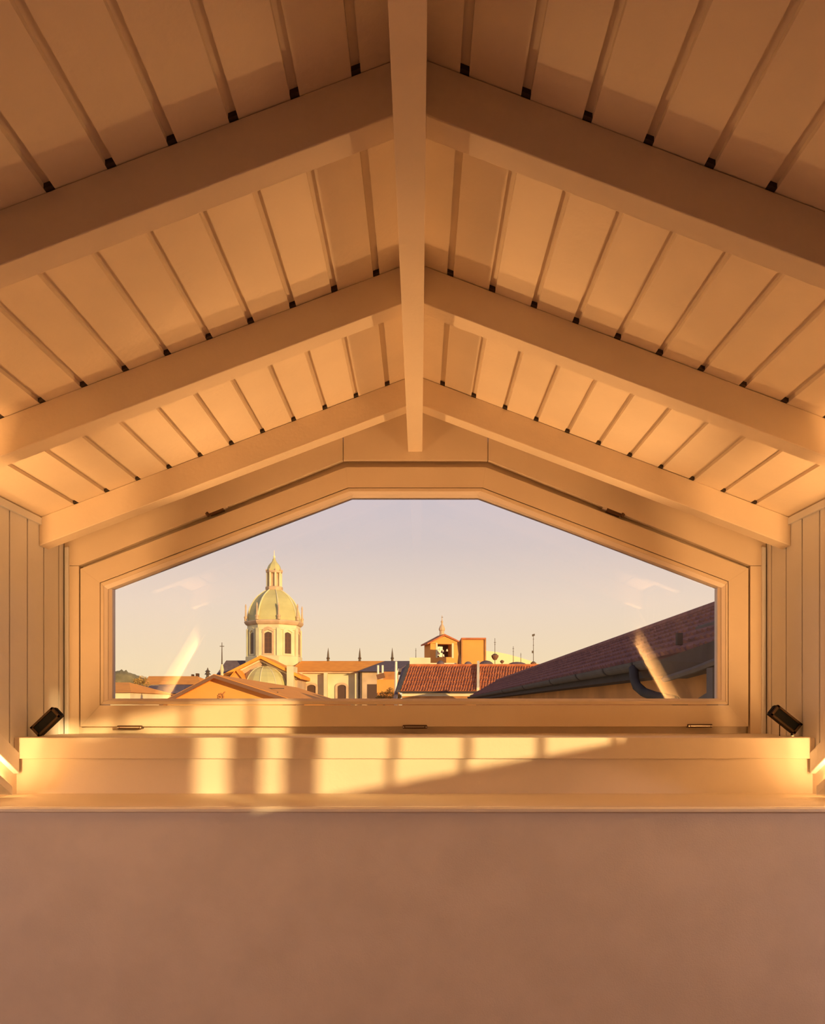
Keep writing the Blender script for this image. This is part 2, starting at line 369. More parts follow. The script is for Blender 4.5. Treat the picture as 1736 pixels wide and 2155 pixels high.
MB().prism([(3.215, y, z) for y, z in ((-1.29, ZC + 0.565), (wy1, ZC + 0.366), (wy1, wz1), (-1.29, wz1))], (0.01, 0, 0)).build('sloped_sun_blocker', m_plaster, w2)  # unseen sloped panel, added to keep sun off the window frame
for ya, yb, zt_ in ((-2.01, -1.85, 0.645), (-1.71, -1.59, 0.608), (wy0, -2.2, 0.728), (-2.2, -1.62, 0.35)):
    MB().box(3.212, 3.232, ya, yb, wz0, ZC + zt_).build('low_sun_blocker', m_sash, w2)  # unseen blockers, added to cut dark bars and a lower edge into the sun patch

# unseen standing lamps, added as fill light for the lower wall and ledge
def fill_lamp(x, y, watt, label):
    r = root('fill_lamp', (x, y, 0), label, 'lamp', 'added fill lamps')
    MB().lathe((x, y, 0), [(0.14, 0), (0.14, 0.015), (0.03, 0.03)], 20).build('base', m_black, r)
    MB().tube([(x, y, 0.02), (x, y, 1.67)], 0.012, 8).build('pole', m_black, r)
    MB().lathe((x, y, 0), [(0.20, 1.725), (0.19, 1.77), (0.13, 1.815), (0.05, 1.83)], 24).build('lamp_shade', m_black, r)
    L = bpy.data.lights.new('fill_bulb', 'SPOT'); L.energy = watt; L.color = (1.0, 0.65, 0.50); L.shadow_soft_size = 0.10; L.spot_size = R(177); L.spot_blend = 0.15
    o = bpy.data.objects.new('fill_bulb', L); C.objects.link(o); o.parent = r; o.location = (0, 0, 1.70)
fill_lamp(-2.1, 0.6, 70.0, 'unseen standing lamp added as fill light, on the left side')
fill_lamp(2.6, 1.5, 50.0, 'unseen standing lamp added as fill light, on the right side')

# black spotlights on the ledge
SPOT_W = 74.0
def spotlight(sx, label):
    if sx < 0: a, b = W(78.5, 1540.5, 3.41), W(124, 1497.5, 3.41)
    else: a, b = W(1674.5, 1534, 3.41), W(1623.5, 1493.5, 3.41)
    ax = (b - a); Lh = ax.length / 2; ax = ax.normalized(); c = (a + b) / 2
    up = Vector((0, 1, 0)).cross(ax) * 1.0; up.normalize()
    if up.z < 0: up = -up
    fy = Vector((0, 1, 0))
    base = Vector((a.x + (0.012 if sx < 0 else -0.012), 3.41, LEDGE))
    r = root('spotlight', base, label, 'spotlight', 'black spotlights on the window ledge')
    # body: a shallow tray seen from its open back
    bh = 0.0255
    body = MB().obox(c + fy * 0.0, ax * Lh, fy * 0.016, up * bh).build('housing', m_black, r, bevel=0.004)
    rim = MB()
    for s in (-1, 1):
        rim.obox(c - fy * 0.022 + up * s * (bh - 0.004), ax * Lh, fy * 0.008, up * 0.004)
        rim.obox(c - fy * 0.022 + ax * s * (Lh - 0.005), ax * 0.005, fy * 0.008, up * bh)
    rim.build('rim', m_rim, body)
    MB().obox(c - fy * 0.017, ax * (Lh - 0.008), fy * 0.004, up * (bh - 0.008)).build('recess', m_blackin, body)
    MB().obox(b + ax * 0.001, ax * 0.0015, fy * 0.011, up * (bh - 0.007)).build('lens', m_blackin, r)
    MB().tube([base + Vector((0, 0.01, 0)), base + Vector((0, 0.01, 0.022))], 0.0045, 8).build('stem', m_black, r)
    MB().lathe(base + Vector((0, 0.01, 0)), [(0.016, 0.0), (0.016, 0.003)], 16).build('foot', m_steel, r)
    if sx > 0: MB().tube([W(1640.5, 1522, 3.43), W(1640.5, 1549, 3.43)], 0.0022, 6).build('cable', m_black, r)
    L = bpy.data.lights.new('spot_beam', 'SPOT'); L.energy = SPOT_W; L.color = (1.0, 0.54, 0.20); L.spot_size = R(74); L.spot_blend = 0.9; L.shadow_soft_size = 0.035
    o = bpy.data.objects.new('spot_beam', L); C.objects.link(o); o.parent = r
    o.location = b + ax * 0.02 - base
    aim = (Vector((XC, 3.05, ZC + 1.22)) - b).normalized()
    o.rotation_euler = aim.to_track_quat('-Z', 'Y').to_euler()
spotlight(-1, 'black tilted spotlight in the sunlit left corner of the window ledge')
spotlight(1, 'black tilted spotlight in the shaded right corner of the window ledge')

# ================================================================== OUTDOORS
MB().box(-1500, 1500, 6, 2500, -14.2, -14).build('ground', m_ground, kind='structure')
GZ = -14.0
def prismY(mb, poly, d, depth):     # px polygon at distance d pushed back by depth metres
    return mb.prism([W(x, y, d) for x, y in poly], (0, depth, 0))

# ---- hill and far trees on the left
hill = MB(); n = 60; D = 420.0
top = [(200, 1400), (240, 1412), (262, 1412), (285, 1420), (310, 1428), (360, 1432), (420, 1434), (480, 1440)]
def topy(x):
    for (a, b), (c, d) in zip(top, top[1:]):
        if a <= x <= c: return b + (d - b) * (x - a) / (c - a)
    return 1440
vs = []
for j in range(7):
    for i in range(n + 1):
        x = 200 + 280 * i / n
        p = W(x, topy(x) + random.uniform(-1.2, 1.2), D + j * 8 - 24)
        h = (p.z - GZ) * math.sin(math.pi * (0.12 + 0.38 * min(j, 6 - j) / 3)) if j != 3 else p.z - GZ
        vs.append(Vector((p.x, D + j * 8 - 24, GZ + h + random.uniform(-0.8, 0.8))))
hill.add(vs, [(j * (n + 1) + i, j * (n + 1) + i + 1, (j + 1) * (n + 1) + i + 1, (j + 1) * (n + 1) + i) for j in range(6) for i in range(n)])
hill.build('hill', m_leaf, kind='structure', smooth=True)

# ---- the church
D = 120.0; u = D / F
cx0 = W(577, CY, D).x
ch = root('church', (cx0, D, GZ), 'cream stone church with green ribbed dome and lantern', 'church')
def hz(py): return ZC + (CY - py) * u
c0 = Vector((cx0, D, 0)); PH = -26.0
Rd = 57.5 * u
def oct_(prof, ph=PH): return MB().lathe(c0, [(r * u, hz(y)) for r, y in prof], 8, ph)
drum = oct_([(58, 1700), (58, 1404), (59.5, 1402), (59.5, 1384), (57, 1382), (56, 1380), (56, 1330), (57.5, 1329), (57.5, 1326), (56, 1325), (56, 1319)]).build('drum', m_stone, ch)
oct_([(56, 1319), (59, 1317.5), (61, 1315), (62.5, 1312), (62, 1310), (57, 1309)]).build('cornice', m_stone2, ch)
dprof = [(55.5, 1309), (55.5, 1303), (54, 1296), (52, 1288), (49, 1279), (45, 1271), (40, 1263), (34, 1256), (27, 1250), (20, 1245), (17, 1243)]
dome = oct_(dprof).build('dome', m_copper, ch)
def rad(phi, r, py): return c0 + Vector((r * u * math.sin(R(phi)), -r * u * math.cos(R(phi)), hz(py)))
for k in range(8):
    ph = PH + 45 * k
    MB().tube([rad(ph, r + 0.6, y) for r, y in dprof[1:]], [1.6 * u] * 6 + [1.2 * u] * 4, 6).build('rib', m_stone, dome)
    # corner obelisk on the cornice
    o = MB().lathe(rad(ph, 59, 1309) * 1.0, [(3.2 * u, 0), (3.2 * u, 6 * u), (4 * u, 6.5 * u), (4 * u, 8.5 * u), (2.2 * u, 10 * u), (1.4 * u, 26 * u), (1.8 * u, 30 * u), (0.7 * u, 35 * u)], 6).build('corner_obelisk', m_stone2, ch)
    # corner pilaster
    p0 = rad(ph, 56.5, 1383); nn = Vector((math.sin(R(ph)), -math.cos(R(ph)), 0)); tt = Vector((math.cos(R(ph)), math.sin(R(ph)), 0))
    MB().obox(Vector((p0.x, p0.y, (hz(1383) + hz(1326)) / 2)), tt * 4.2 * u, nn * 1.2 * u, Vector((0, 0, (hz(1326) - hz(1383)) / 2))).build('pilaster', m_stone, drum)
    # window of this side
    fa = R(ph + 22.5); n2 = Vector((math.sin(fa), -math.cos(fa), 0)); t2 = Vector((math.cos(fa), math.sin(fa), 0)); ap = 56 * u * math.cos(R(22.5))
    def fp(t, py, o=0.0): return Vector((cx0, D, hz(py))) + n2 * (ap + o * u) + t2 * t * u
    wn = MB().prism([fp(t, y, -0.2) for t, y in ((-7.5, 1378), (7.5, 1378), (7.5, 1338), (5, 1335.5), (0, 1334), (-5, 1335.5), (-7.5, 1338))], n2 * 0.5 * u).build('drum_window', m_pane, drum)
    fr = MB()
    for s in (-1, 1):
        fr.obox(fp(s * 9.6, 1357, 0.7), t2 * 2.0 * u, n2 * 1.1 * u, Vector((0, 0, 22 * u)))
    fr.obox(fp(0, 1380, 0.7), t2 * 12 * u, n2 * 1.3 * u, Vector((0, 0, 1.3 * u)))
    fr.prism([fp(t, y, -0.2) for t, y in ((-12, 1336), (-12, 1331), (-7, 1325.5), (0, 1323.5), (7, 1325.5), (12, 1331), (12, 1336), (8, 1333), (0, 1329.5), (-8, 1333))], n2 * 2.4 * u)
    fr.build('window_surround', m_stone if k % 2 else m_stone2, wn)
    gb = MB()
    for q in (1346, 1356, 1367): gb.obox(fp(0, q, 0.4), t2 * 7.4 * u, n2 * 0.15 * u, Vector((0, 0, 0.35 * u)))
    gb.obox(fp(0, 1357, 0.4), t2 * 0.35 * u, n2 * 0.15 * u, Vector((0, 0, 20 * u)))
    gb.build('glazing_bars', m_brown, wn)
# lantern
lan = oct_([(17.5, 1243), (18.5, 1240), (18.5, 1236), (16, 1235), (10.5, 1234), (10.5, 1208), (15.5, 1207), (17.5, 1205.5), (17.5, 1203), (15, 1202)]).build('lantern', m_stone2, ch)
for k in range(8):
    ph = PH + 45 * k
    MB().tube([rad(ph, 14.5, 1236), rad(ph, 14.5, 1206)], 2.3 * u, 8).build('column', m_stone, lan)
    MB().lathe(rad(ph, 16.5, 1203), [(1.4 * u, 0), (1.8 * u, 2 * u), (0.5 * u, 5 * u)], 6).build('urn', m_stone2, lan)
cap = oct_([(15, 1202.5), (15, 1199), (14, 1195), (12, 1190.5), (9, 1186.5), (6, 1183.5), (4, 1180), (3, 1176.5), (2, 1175)]).build('lantern_cap', m_copper, ch)
MB().ball((cx0, D, hz(1172)), 2.6 * u, 8).build('finial_ball', m_gold, cap)
MB().tube([(cx0, D, hz(1175)), (cx0, D, hz(1169)), (cx0, D, hz(1158))], [1.2 * u, 0.9 * u, 0.35 * u], 6).build('finial_spike', m_gold, cap)

# transept gable in front of the drum
d1 = 106.0
gt = MB(); prismY(gt, [(470, 1700), (470, 1424), (548, 1386), (626, 1424), (626, 1700)], d1, 9.0)
gt.build('transept_wall', m_orange if False else m_stone2, ch)
ro = MB()
for s in (-1, 1):
    a = W(548, 1379, d1 - 1.0); b = W(548 + s * 85, 1422, d1 - 1.0)
    ro.prism([a, b, b + Vector((0, 0, -0.42)), a + Vector((0, 0, -0.42))], (0, 10.5, 0))
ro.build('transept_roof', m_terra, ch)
co = MB()
for s in (-1, 1):
    a = W(548, 1387.5, d1 - 0.35); b = W(548 + s * 76, 1426, d1 - 0.35)
    co.prism([a, b, b + Vector((0, 0, -0.24)), a + Vector((0, 0, -0.24))], (0, 0.4, 0))
co.build('raking_cornice', m_stone, ch)
# apse half dome in front of the transept
ua = d1 / F; ca = W(556, 1488, d1)
def az(py): return ZC + (CY - py) * ua
apr = [(50, 1453), (49, 1445), (46, 1435), (41, 1425), (34, 1416), (25, 1409), (13, 1404), (3, 1402)]
apse = MB().lathe((ca.x, d1, 0), [(r * ua, az(y)) for r, y in apr], 10, 0, -100, 100).build('apse_dome', m_copper, ch)
for k in range(1, 10, 2):
    ph = -100 + 20 * k
    MB().tube([Vector((ca.x + (r + .4) * ua * math.sin(R(ph)), d1 - (r + .4) * ua * math.cos(R(ph)), az(y))) for r, y in apr], 0.06, 5).build('apse_rib', m_stone, apse)
MB().lathe((ca.x, d1, 0), [(49 * ua, az(1700)), (49 * ua, az(1457)), (52 * ua, az(1456)), (52 * ua, az(1453)), (48 * ua, az(1452.5))], 20, 0, -100, 100).build('apse_wall', m_stone, ch)
MB().lathe((ca.x, d1, 0), [(0.25, az(1404)), (0.35, az(1401)), (0.2, az(1398)), (0.35, az(1395)), (0.05, az(1391))], 8).build('apse_finial', m_iron, apse)
# small side pediment
sm = MB(); prismY(sm, [(478, 1434), (496, 1411), (514, 1434)], d1 - 3.2, 3.0); sm.build('side_pediment', m_orange, ch)
sr = MB()
for s in (-1, 1):
    a = W(496, 1408.5, d1 - 3.6); b = W(496 + s * 20, 1434, d1 - 3.6); sr.prism([a, b, b + Vector((0, 0, -0.15)), a + Vector((0, 0, -0.15))], (0, 3.5, 0))
sr.build('side_pediment_roof', m_terra, ch)
# corner tower strip right of the transept
MB().box(W(607, 0, d1).x, W(621, 0, d1).x, d1 - 1.4, d1 + 2, GZ, hz(1413)).build('corner_pier', m_stone, ch)
# dark roof on the left of the drum
dl = MB(); dl.prism([W(452, 1424, 118), W(476, 1390, 121), W(560, 1390, 121), W(560, 1424, 118)], (0, 6, 0)); dl.build('side_roof', m_slate, ch)
# nave to the right
dn = 114.0; un = dn / F
def nz(py): return ZC + (CY - py) * un
nv = MB(); nv.box(W(612, 0, dn).x, W(757, 0, dn).x, dn, dn + 10, GZ, nz(1412)); nave = nv.build('nave_wall', m_stone, ch)
nr = MB()
nr.add([W(608, 1412.5, dn - 1), W(812, 1412.5, dn - 1), W(832, 1391, dn + 5), W(634, 1391, dn + 5), W(608, 1412.5, dn - 1) + Vector((0, 12, 0)), W(812, 1412.5, dn - 1) + Vector((0, 12, 0))],
       [(0, 1, 2, 3), (3, 2, 5, 4), (0, 3, 4), (1, 5, 2), (0, 4, 5, 1)])
nr.build('nave_roof', m_terra, ch)
MB().box(W(608, 0, dn).x, W(757, 0, dn).x, dn - 0.55, dn + 0.2, nz(1417), nz(1412.5)).build('nave_cornice', m_stone2, ch)
for px in (634, 687, 752):
    MB().box(W(px - 3.5, 0, dn).x, W(px + 3.5, 0, dn).x, dn - 1.35, dn + 0.1, GZ, nz(1417)).build('buttress', m_stone, nave)
for px in (655, 719):
    wp = MB(); pts = [(-8.5, 1700), (8.5, 1700), (8.5, 1446)] + [(8.5 * math.cos(R(a)), 1446 - 4.5 * math.sin(R(a))) for a in range(15, 180, 15)] + [(-8.5, 1446)]
    wp.prism([W(px + a, y if y < 1600 else 1488 + 40, dn - 0.02) for a, y in pts], (0, 0.1, 0)); ww = wp.build('nave_window', m_pane, nave)
    ar = MB()
    arc = [(13.5, 1528), (13.5, 1445)] + [(13.5 * math.cos(R(a)), 1445 - 8.5 * math.sin(R(a))) for a in range(15, 180, 15)] + [(-13.5, 1445), (-13.5, 1528)]
    inn = [(9, 1528), (9, 1446)] + [(9 * math.cos(R(a)), 1446 - 5 * math.sin(R(a))) for a in range(15, 180, 15)] + [(-9, 1446), (-9, 1528)]
    nA = len(arc)
    for i in range(nA - 1):
        q = [arc[i], arc[i + 1], inn[i + 1], inn[i]]
        ar.prism([W(px + a, y, dn - 0.22) for a, y in q], (0, 0.24, 0))
    ar.build('window_arch', m_stone2, ww)
for px in (690.5, 757, 825.5):
    b = W(px, 1392, dn + 5)
    MB().lathe(b, [(0.2, -0.4), (0.2, 0.35), (0.3, 0.45), (0.18, 0.6), (0.13, 1.15), (0.02, 1.95)], 6).build('roof_spirelet', m_iron, ch)

# side chapel in shade right of the nave
dc = 112.0
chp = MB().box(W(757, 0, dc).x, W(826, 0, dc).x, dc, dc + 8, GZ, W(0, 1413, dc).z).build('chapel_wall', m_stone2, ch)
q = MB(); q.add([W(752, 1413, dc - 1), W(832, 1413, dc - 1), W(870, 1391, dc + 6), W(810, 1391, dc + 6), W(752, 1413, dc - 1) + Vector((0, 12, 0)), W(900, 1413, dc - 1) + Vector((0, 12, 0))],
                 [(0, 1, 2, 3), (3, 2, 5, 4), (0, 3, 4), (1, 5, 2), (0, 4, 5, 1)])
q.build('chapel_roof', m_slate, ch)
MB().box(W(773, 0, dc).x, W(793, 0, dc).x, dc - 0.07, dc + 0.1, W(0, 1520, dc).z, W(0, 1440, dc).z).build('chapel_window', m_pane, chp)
MB().tube([W(760.5, 1414, dc - 0.2), W(760.5, 1540, dc - 0.2)], 0.09, 6).build('downpipe', m_iron, chp)

# chimney house between chapel and tile roof
hh = root('chimney_house', W(815, CY, 80) * 1.0, 'small orange rendered house with two white chimney pots', 'building'); ORG[hh.name] = Vector(hh.location)
MB().box(W(793, 0, 80).x, W(838, 0, 80).x, 80, 84, GZ, W(0, 1430, 80).z).build('wall', m_orange, hh)
MB().box(W(806, 0, 80).x, W(836, 0, 80).x, 80.6, 84, W(0, 1430, 80).z, W(0, 1413, 80).z).build('upper_wall', m_ochre, hh)
chm = MB().obox(W(801, 1423, 79.6), (0.36, 0, 0.1), (0, 0.35, 0), (-0.06, 0, 0.22)).build('chimney', m_brown, hh)
for px in (795.5, 805): MB().tube([W(px, 1419, 79.6), W(px, 1400, 79.6)], 0.10, 8).build('chimney_pot', m_white, chm)
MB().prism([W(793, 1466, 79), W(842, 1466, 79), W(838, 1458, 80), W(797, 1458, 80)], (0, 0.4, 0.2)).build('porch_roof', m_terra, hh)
po = MB(); q = W(833, 1475, 76); po.tube([(q.x, q.y, GZ), q, W(833.5, 1392, 76)], [0.16, 0.16, 0.11], 8)
po.tube([W(833, 1425, 76), W(839, 1407, 76)], 0.05, 6); tag(po.build('white_pole', m_white), 'white branching pole standing left of the red tile roof', 'pole')
def bush(name, spots, m, label, D, nn=260, size=0.12):
    f = W(spots[0][0], spots[0][1], D); r = root(name, (f.x, f.y, GZ), label, 'tree')
    b = MB()
    for (px, py, rr) in spots:
        c = W(px, py, D)
        for _ in range(nn):
            v = Vector((random.gauss(0, 1), random.gauss(0, 1), random.gauss(0, 1))).normalized() * rr * random.uniform(0.55, 1.0)
            a = Vector((random.gauss(0, 1), random.gauss(0, 1), random.gauss(0, 1))).normalized() * size
            e = Vector((random.gauss(0, 1), random.gauss(0, 1), random.gauss(0, 1))).normalized() * size
            p = c + Vector((v.x, v.y, v.z * 0.8)); b.add([p, p + a, p + e], [(0, 1, 2)])
    b.build('foliage', m, r, kind='stuff')
    MB().tube([(f.x, f.y, GZ), (f.x, f.y, f.z - 1.5), f], [0.16, 0.12, 0.05], 7).build('trunk', m_brown, r)
    return r
bush('garden_tree', [(808, 1463, 0.5), (822, 1455, 0.45), (828, 1468, 0.45), (798, 1470, 0.4), (838, 1466, 0.3)], m_bush, 'sunlit orange leafed tree in front of the small orange house', 77)

# ---- barrel tile roof house in the middle
th = root('tile_roof_house', W(1000, CY, 42) * 1.0, 'long house with a red barrel tile roof behind the window bottom', 'building'); ORG[th.name] = Vector(th.location)
e0, e1, r0, r1 = W(842, 1455, 42), W(1240, 1455, 42), W(860, 1402, 45.5), W(1240, 1402, 45.5)
MB().add([e0, e1, r1, r0, e0 + Vector((0, 7, 0)), e1 + Vector((0, 7, 0))], [(0, 1, 2, 3), (3, 2, 5, 4), (0, 3, 4), (1, 5, 2), (0, 4, 5, 1)]).build('roof_deck', m_terra2, th)
def barrel(e0, e1, r0, r1, step, rad_, seg=4, jit=0.02):
    b = MB(); L = (e1 - e0).length; nC = int(L / step); nrm = (e1 - e0).cross(r0 - e0).normalized()
    if nrm.z < 0: nrm = -nrm
    t = (e1 - e0).normalized()
    for i in range(nC + 1):
        f = min(1, (i + 0.5) * step / L); pa = e0.lerp(e1, f); pb = r0.lerp(r1, f)
        for s in range(seg):
            f0, f1 = s / seg, (s + 1) / seg
            A = pa.lerp(pb, f0) + t * random.uniform(-jit, jit); B = pa.lerp(pb, min(1, f1 + 0.03)) + t * random.uniform(-jit, jit)
            vs = []
            for Q, rr, lift in ((A, rad_ * 1.08, 0.035), (B, rad_ * 0.9, 0.0)):
                for a in range(0, 181, 45):
                    vs.append(Q + nrm * lift + t * rr * math.cos(R(a)) + nrm * rr * math.sin(R(a)) * 0.9)
            b.add(vs, [(k, k + 1, 5 + k + 1, 5 + k) for k in range(4)] + [(4, 3, 2, 1, 0), (5, 6, 7, 8, 9)])
    return b
barrel(e0, e1, r0, r1, 0.1365, 0.0435, 6).build('barrel_tiles', m_terra2, th, kind='stuff')
MB().tube([W(842, 1456.5, 41.93), W(1240, 1456.5, 41.93)], 0.042, 6).build('gutter', m_lead2, th)
MB().box(e0.x + 0.1, e1.x, 42.2, 48, GZ, W(0, 1457, 42.2).z).build('wall', m_cream, th)
MB().box(e0.x + 0.1, e1.x, 42.1, 42.2, GZ, W(0, 1465, 42.15).z).build('wall_plinth', m_ochre, th)
MB().prism([W(842, 1457, 41.93), W(834, 1457, 41.93), W(856, 1401, 45.5), W(862, 1401, 45.5)], (0, 0.04, 0.13)).build('verge_flashing', m_lead, th)
MB().prism([W(834, 1470, 42.05), W(827, 1470, 42.05), W(846, 1408, 45.5), W(855, 1401, 45.5)], (0, 0.05, 0.02)).build('side_flashing', m_slate, th)
MB().obox((W(1006, 1455, 42) + W(1006.5, 1398, 45.5)) / 2 + Vector((0, 0, 0.08)), (0.07, 0, 0), (W(1006.5, 1398, 45.5) - W(1006, 1455, 42)) / 2, (0, 0, 0.11)).build('dividing_parapet', m_cream, th)
MB().tube([W(860, 1402, 45.5) + Vector((0, 0, .05)), W(1240, 1402, 45.5) + Vector((0, 0, .05))], 0.08, 6).build('ridge_tiles', m_terra2, th)

# ---- roof terrace wall and bell turret
tw = tag(MB().prism([W(862, 1384, 57.5), W(906, 1384, 57.5), W(906, 1395, 57.5), W(961, 1395, 57.5), W(961, 1895, 57.5), W(862, 1895, 57.5)], (0, 2.5, 0)).build('terrace_wall', m_cream), 'pale stepped terrace wall below the little bell turret', 'wall')
D = 64.0; ub = D / F
bt = root('bell_turret', W(927, CY, D), 'small orange bell turret with open belfry and finial', 'bell turret')
bc = W(927, 1488, D); yaw = R(16)
bx = Vector((math.cos(yaw), math.sin(yaw), 0)); by = Vector((-math.sin(yaw), math.cos(yaw), 0))   # front faces right of camera
bx, by = Vector((math.cos(yaw), math.sin(yaw), 0)), Vector((-math.sin(yaw), math.cos(yaw), 0))
def bp(t, py, o): return Vector((bc.x, bc.y, ZC + (CY - py) * ub)) + bx * t * ub + by * o * ub
wl = MB()
for t0, t1 in ((-29, -14), (18, 32)):
    wl.prism([bp(t0, 1400, -22), bp(t1, 1400, -22), bp(t1, 1356, -22), bp(t0, 1356, -22)], by * 44 * ub)
wl.prism([bp(-14, 1400, -22), bp(18, 1400, -22), bp(18, 1384, -22), bp(-14, 1384, -22)], by * 44 * ub)
wl.prism([bp(-29, 1357, -22), bp(32, 1357, -22), bp(32, 1353, -22), bp(1.5, 1341, -22), bp(-29, 1353, -22)], by * 44 * ub)
bw = wl.build('belfry_wall', m_orange, bt)
MB().prism([bp(-29, 1400.2, -22), bp(32, 1400.2, -22), bp(32, 1895, -22), bp(-29, 1895, -22)], by * 44 * ub).build('tower_shaft', m_orange, bt)
MB().prism([bp(-14, 1384, 6), bp(18, 1384, 6), bp(18, 1356, 6), bp(-14, 1356, 6)], by * 2 * ub).build('belfry_back', m_pane, bt)
for t, y in ((-8, 1376), (2, 1371), (11, 1369), (3, 1380), (-5, 1367)):
    MB().lathe(bp(t, y, -10), [(2.6 * ub, -2.4 * ub), (1.9 * ub, 0), (1.4 * ub, 2 * ub), (0.4 * ub, 2.8 * ub)], 8).build('bell', m_white, bt)
for t in (-15.5, 19.5): MB().prism([bp(t - 2, 1386, -23), bp(t + 2, 1386, -23), bp(t + 2, 1355, -23), bp(t - 2, 1355, -23)], by * 1.5 * ub).build('opening_surround', m_stone, bt)
rf = MB()
for s, te in ((-1, -36), (1, 38)):
    rf.prism([bp(1.5, 1336, -25), bp(te, 1356 if s < 0 else 1352, -25), bp(te, 1359 if s < 0 else 1355, -25), bp(1.5, 1340, -25)], by * 50 * ub)
rf.build('turret_roof', m_terra2, bt)
MB().lathe(Vector((W(930, 0, D).x, D, ZC + CY * ub)), [(6 * ub, -1340 * ub), (5 * ub, -1333 * ub), (5 * ub, -1328 * ub), (6.5 * ub, -1326 * ub), (6.5 * ub, -1323 * ub), (4.5 * ub, -1318 * ub), (2 * ub, -1314 * ub), (1.6 * ub, -1311 * ub), (2.6 * ub, -1308.5 * ub), (0.8 * ub, -1305 * ub), (0.45 * ub, -1295 * ub)], 8).build('turret_finial', m_stone2, bt)
MB().obox(W(930.5, 1299, D), (1.8 * ub, 0, 0), (0, 0.5 * ub, 0), (0, 0, 0.5 * ub)).build('cross_arm', m_iron, bt)

# ---- orange block
ob = root('orange_block', W(996, CY, 57), 'plain square orange block house beside the bell turret', 'building')
MB().box(W(973, 0, 57).x, W(1020, 0, 57).x, 57, 60, GZ, W(0, 1346, 57).z).build('wall', m_orange, ob)
MB().box(W(970.5, 0, 57).x, W(1022.5, 0, 57).x, 56.85, 60.2, W(0, 1346, 57).z, W(0, 1342.5, 57).z).build('roof_cap', m_terra2, ob)
for px in (971.8, 1021.2): MB().box(W(px - 1.4, 0, 57).x, W(px + 1.4, 0, 57).x, 56.9, 57.2, GZ, W(0, 1346, 57).z).build('corner_strip', m_ochre, ob)
MB().prism([W(963, 1350, 59), W(969, 1352, 59), W(968, 1400, 59), W(963, 1400, 59), W(966, 1375, 59)], (0, 1.0, 0)).build('side_buttress', m_ochre, ob)

# ---- pale vaulted roof behind
vt = MB(); arc = [(1000, 1420), (1000, 1368), (1022, 1369.5), (1045, 1372), (1070, 1377), (1095, 1384), (1120, 1392), (1140, 1400), (1152, 1405), (1152, 1420)]
prismY(vt, arc, 75, 9.0); tag(vt.build('vaulted_roof', m_gold), 'pale yellow curved roof rising behind the tile roof', 'roof')

# ---- aerials, bowls and canopies on the flat roof behind the tile ridge
fz = W(0, 1401, 50).z
fl = MB().box(W(905, 0, 50).x, W(1165, 0, 50).x, 48.8, 52.5, GZ, fz)
tag(fl.build('flat_roof_house', m_cream), 'flat roofed house hidden behind the tile ridge', 'building')
fz2 = W(0, 1400, 62).z
tag(MB().box(W(1030, 0, 62).x, W(1165, 0, 62).x, 60.6, 64, GZ, fz2).build('flat_roof_house', m_cream), 'flat roofed house that carries the roof aerials', 'building')
def aerial(px, y0, D, arms, label, bowl=None, base=None):
    p = W(px, y0, D); zb = fz2 if base is None else base
    r = root('aerial', (p.x, D, zb), label, 'antenna', 'roof aerials'); s = D / F
    MB().tube([(p.x, D, zb), p], [0.7 * s, 0.45 * s], 6).build('mast', m_iron, r)
    for (py, half) in arms: MB().obox(W(px, py, D), (half * s, 0, 0), (0, 0.4 * s, 0), (0, 0, 0.45 * s)).build('cross_arm', m_iron, r)
    if bowl:
        py, rw, rh = bowl
        b = MB().lathe(W(px, py + rh, D), [(rw * 0.5 * s, 0), (rw * s, rh * 0.9 * s), (rw * 1.1 * s, rh * 1.2 * s), (rw * 1.1 * s, rh * 1.7 * s), (rw * 0.8 * s, rh * 1.75 * s)], 10).build('bowl', m_brown, r)
        MB().ball(W(px, py - rh * 0.7, D), rw * 0.8 * s, 8, 0.6).build('bowl_plant', m_iron, b)
    return r
aerial(1041.5, 1343, 62, [(1352, 2.2), (1356, 1.4)], 'thin roof aerial rising from a dark bowl right of the orange block', (1383, 7, 6))
aerial(1080, 1360, 62, [(1365, 1.6), (1371, 1.2)], 'short plain aerial between two taller roof aerials')
aerial(1096, 1374, 62, [(1378, 1.0)], 'smallest aerial in front of the pale curved roof')
r = aerial(1122.5, 1335, 62, [(1345, 1.4), (1358, 1.2)], 'tallest roof aerial with equipment on top and a dark box at its foot', (1398, 5.5, 5))
for (px, py, hw, hh_) in ((1121, 1337, 1.2, 2.2), (1124, 1336, 1.2, 2), (1121, 1372, 1.8, 2.5)): MB().obox(W(px, py, 62), (hw * 62 / F, 0, 0), (0, 0.06, 0), (0, 0, hh_ * 62 / F)).build('receiver_box', m_iron, r)
aerial(1056.5, 1389, 62, [], 'short post with a small dark bowl in front of the curved roof', (1393, 4, 3))
aerial(875, 1364, 58.5, [(1369, 1.0)], 'faint thin aerial on the terrace wall left of the bell turret', None, W(0, 1384, 57.5).z)
def canopy(px, hw, hh_, label):
    s = 50 / F; c = W(px, 1401, 50)
    prof = [(hw * s * math.cos(R(a)), hh_ * s * math.sin(R(a))) for a in (0, 20, 40, 60, 80)]
    tag(MB().lathe(c, prof, 14).build('dark_canopy', m_slate), label, 'canopy', 'dark roof canopies')
canopy(1088, 21, 8, 'dark rounded canopy on the ridge below the short aerial')
canopy(1023, 16, 11, 'dark rounded canopy at the foot of the orange block')
canopy(927, 9, 11, 'small dark canopy below the bell turret')
canopy(985, 9, 9, 'low dark canopy left of the dividing parapet')

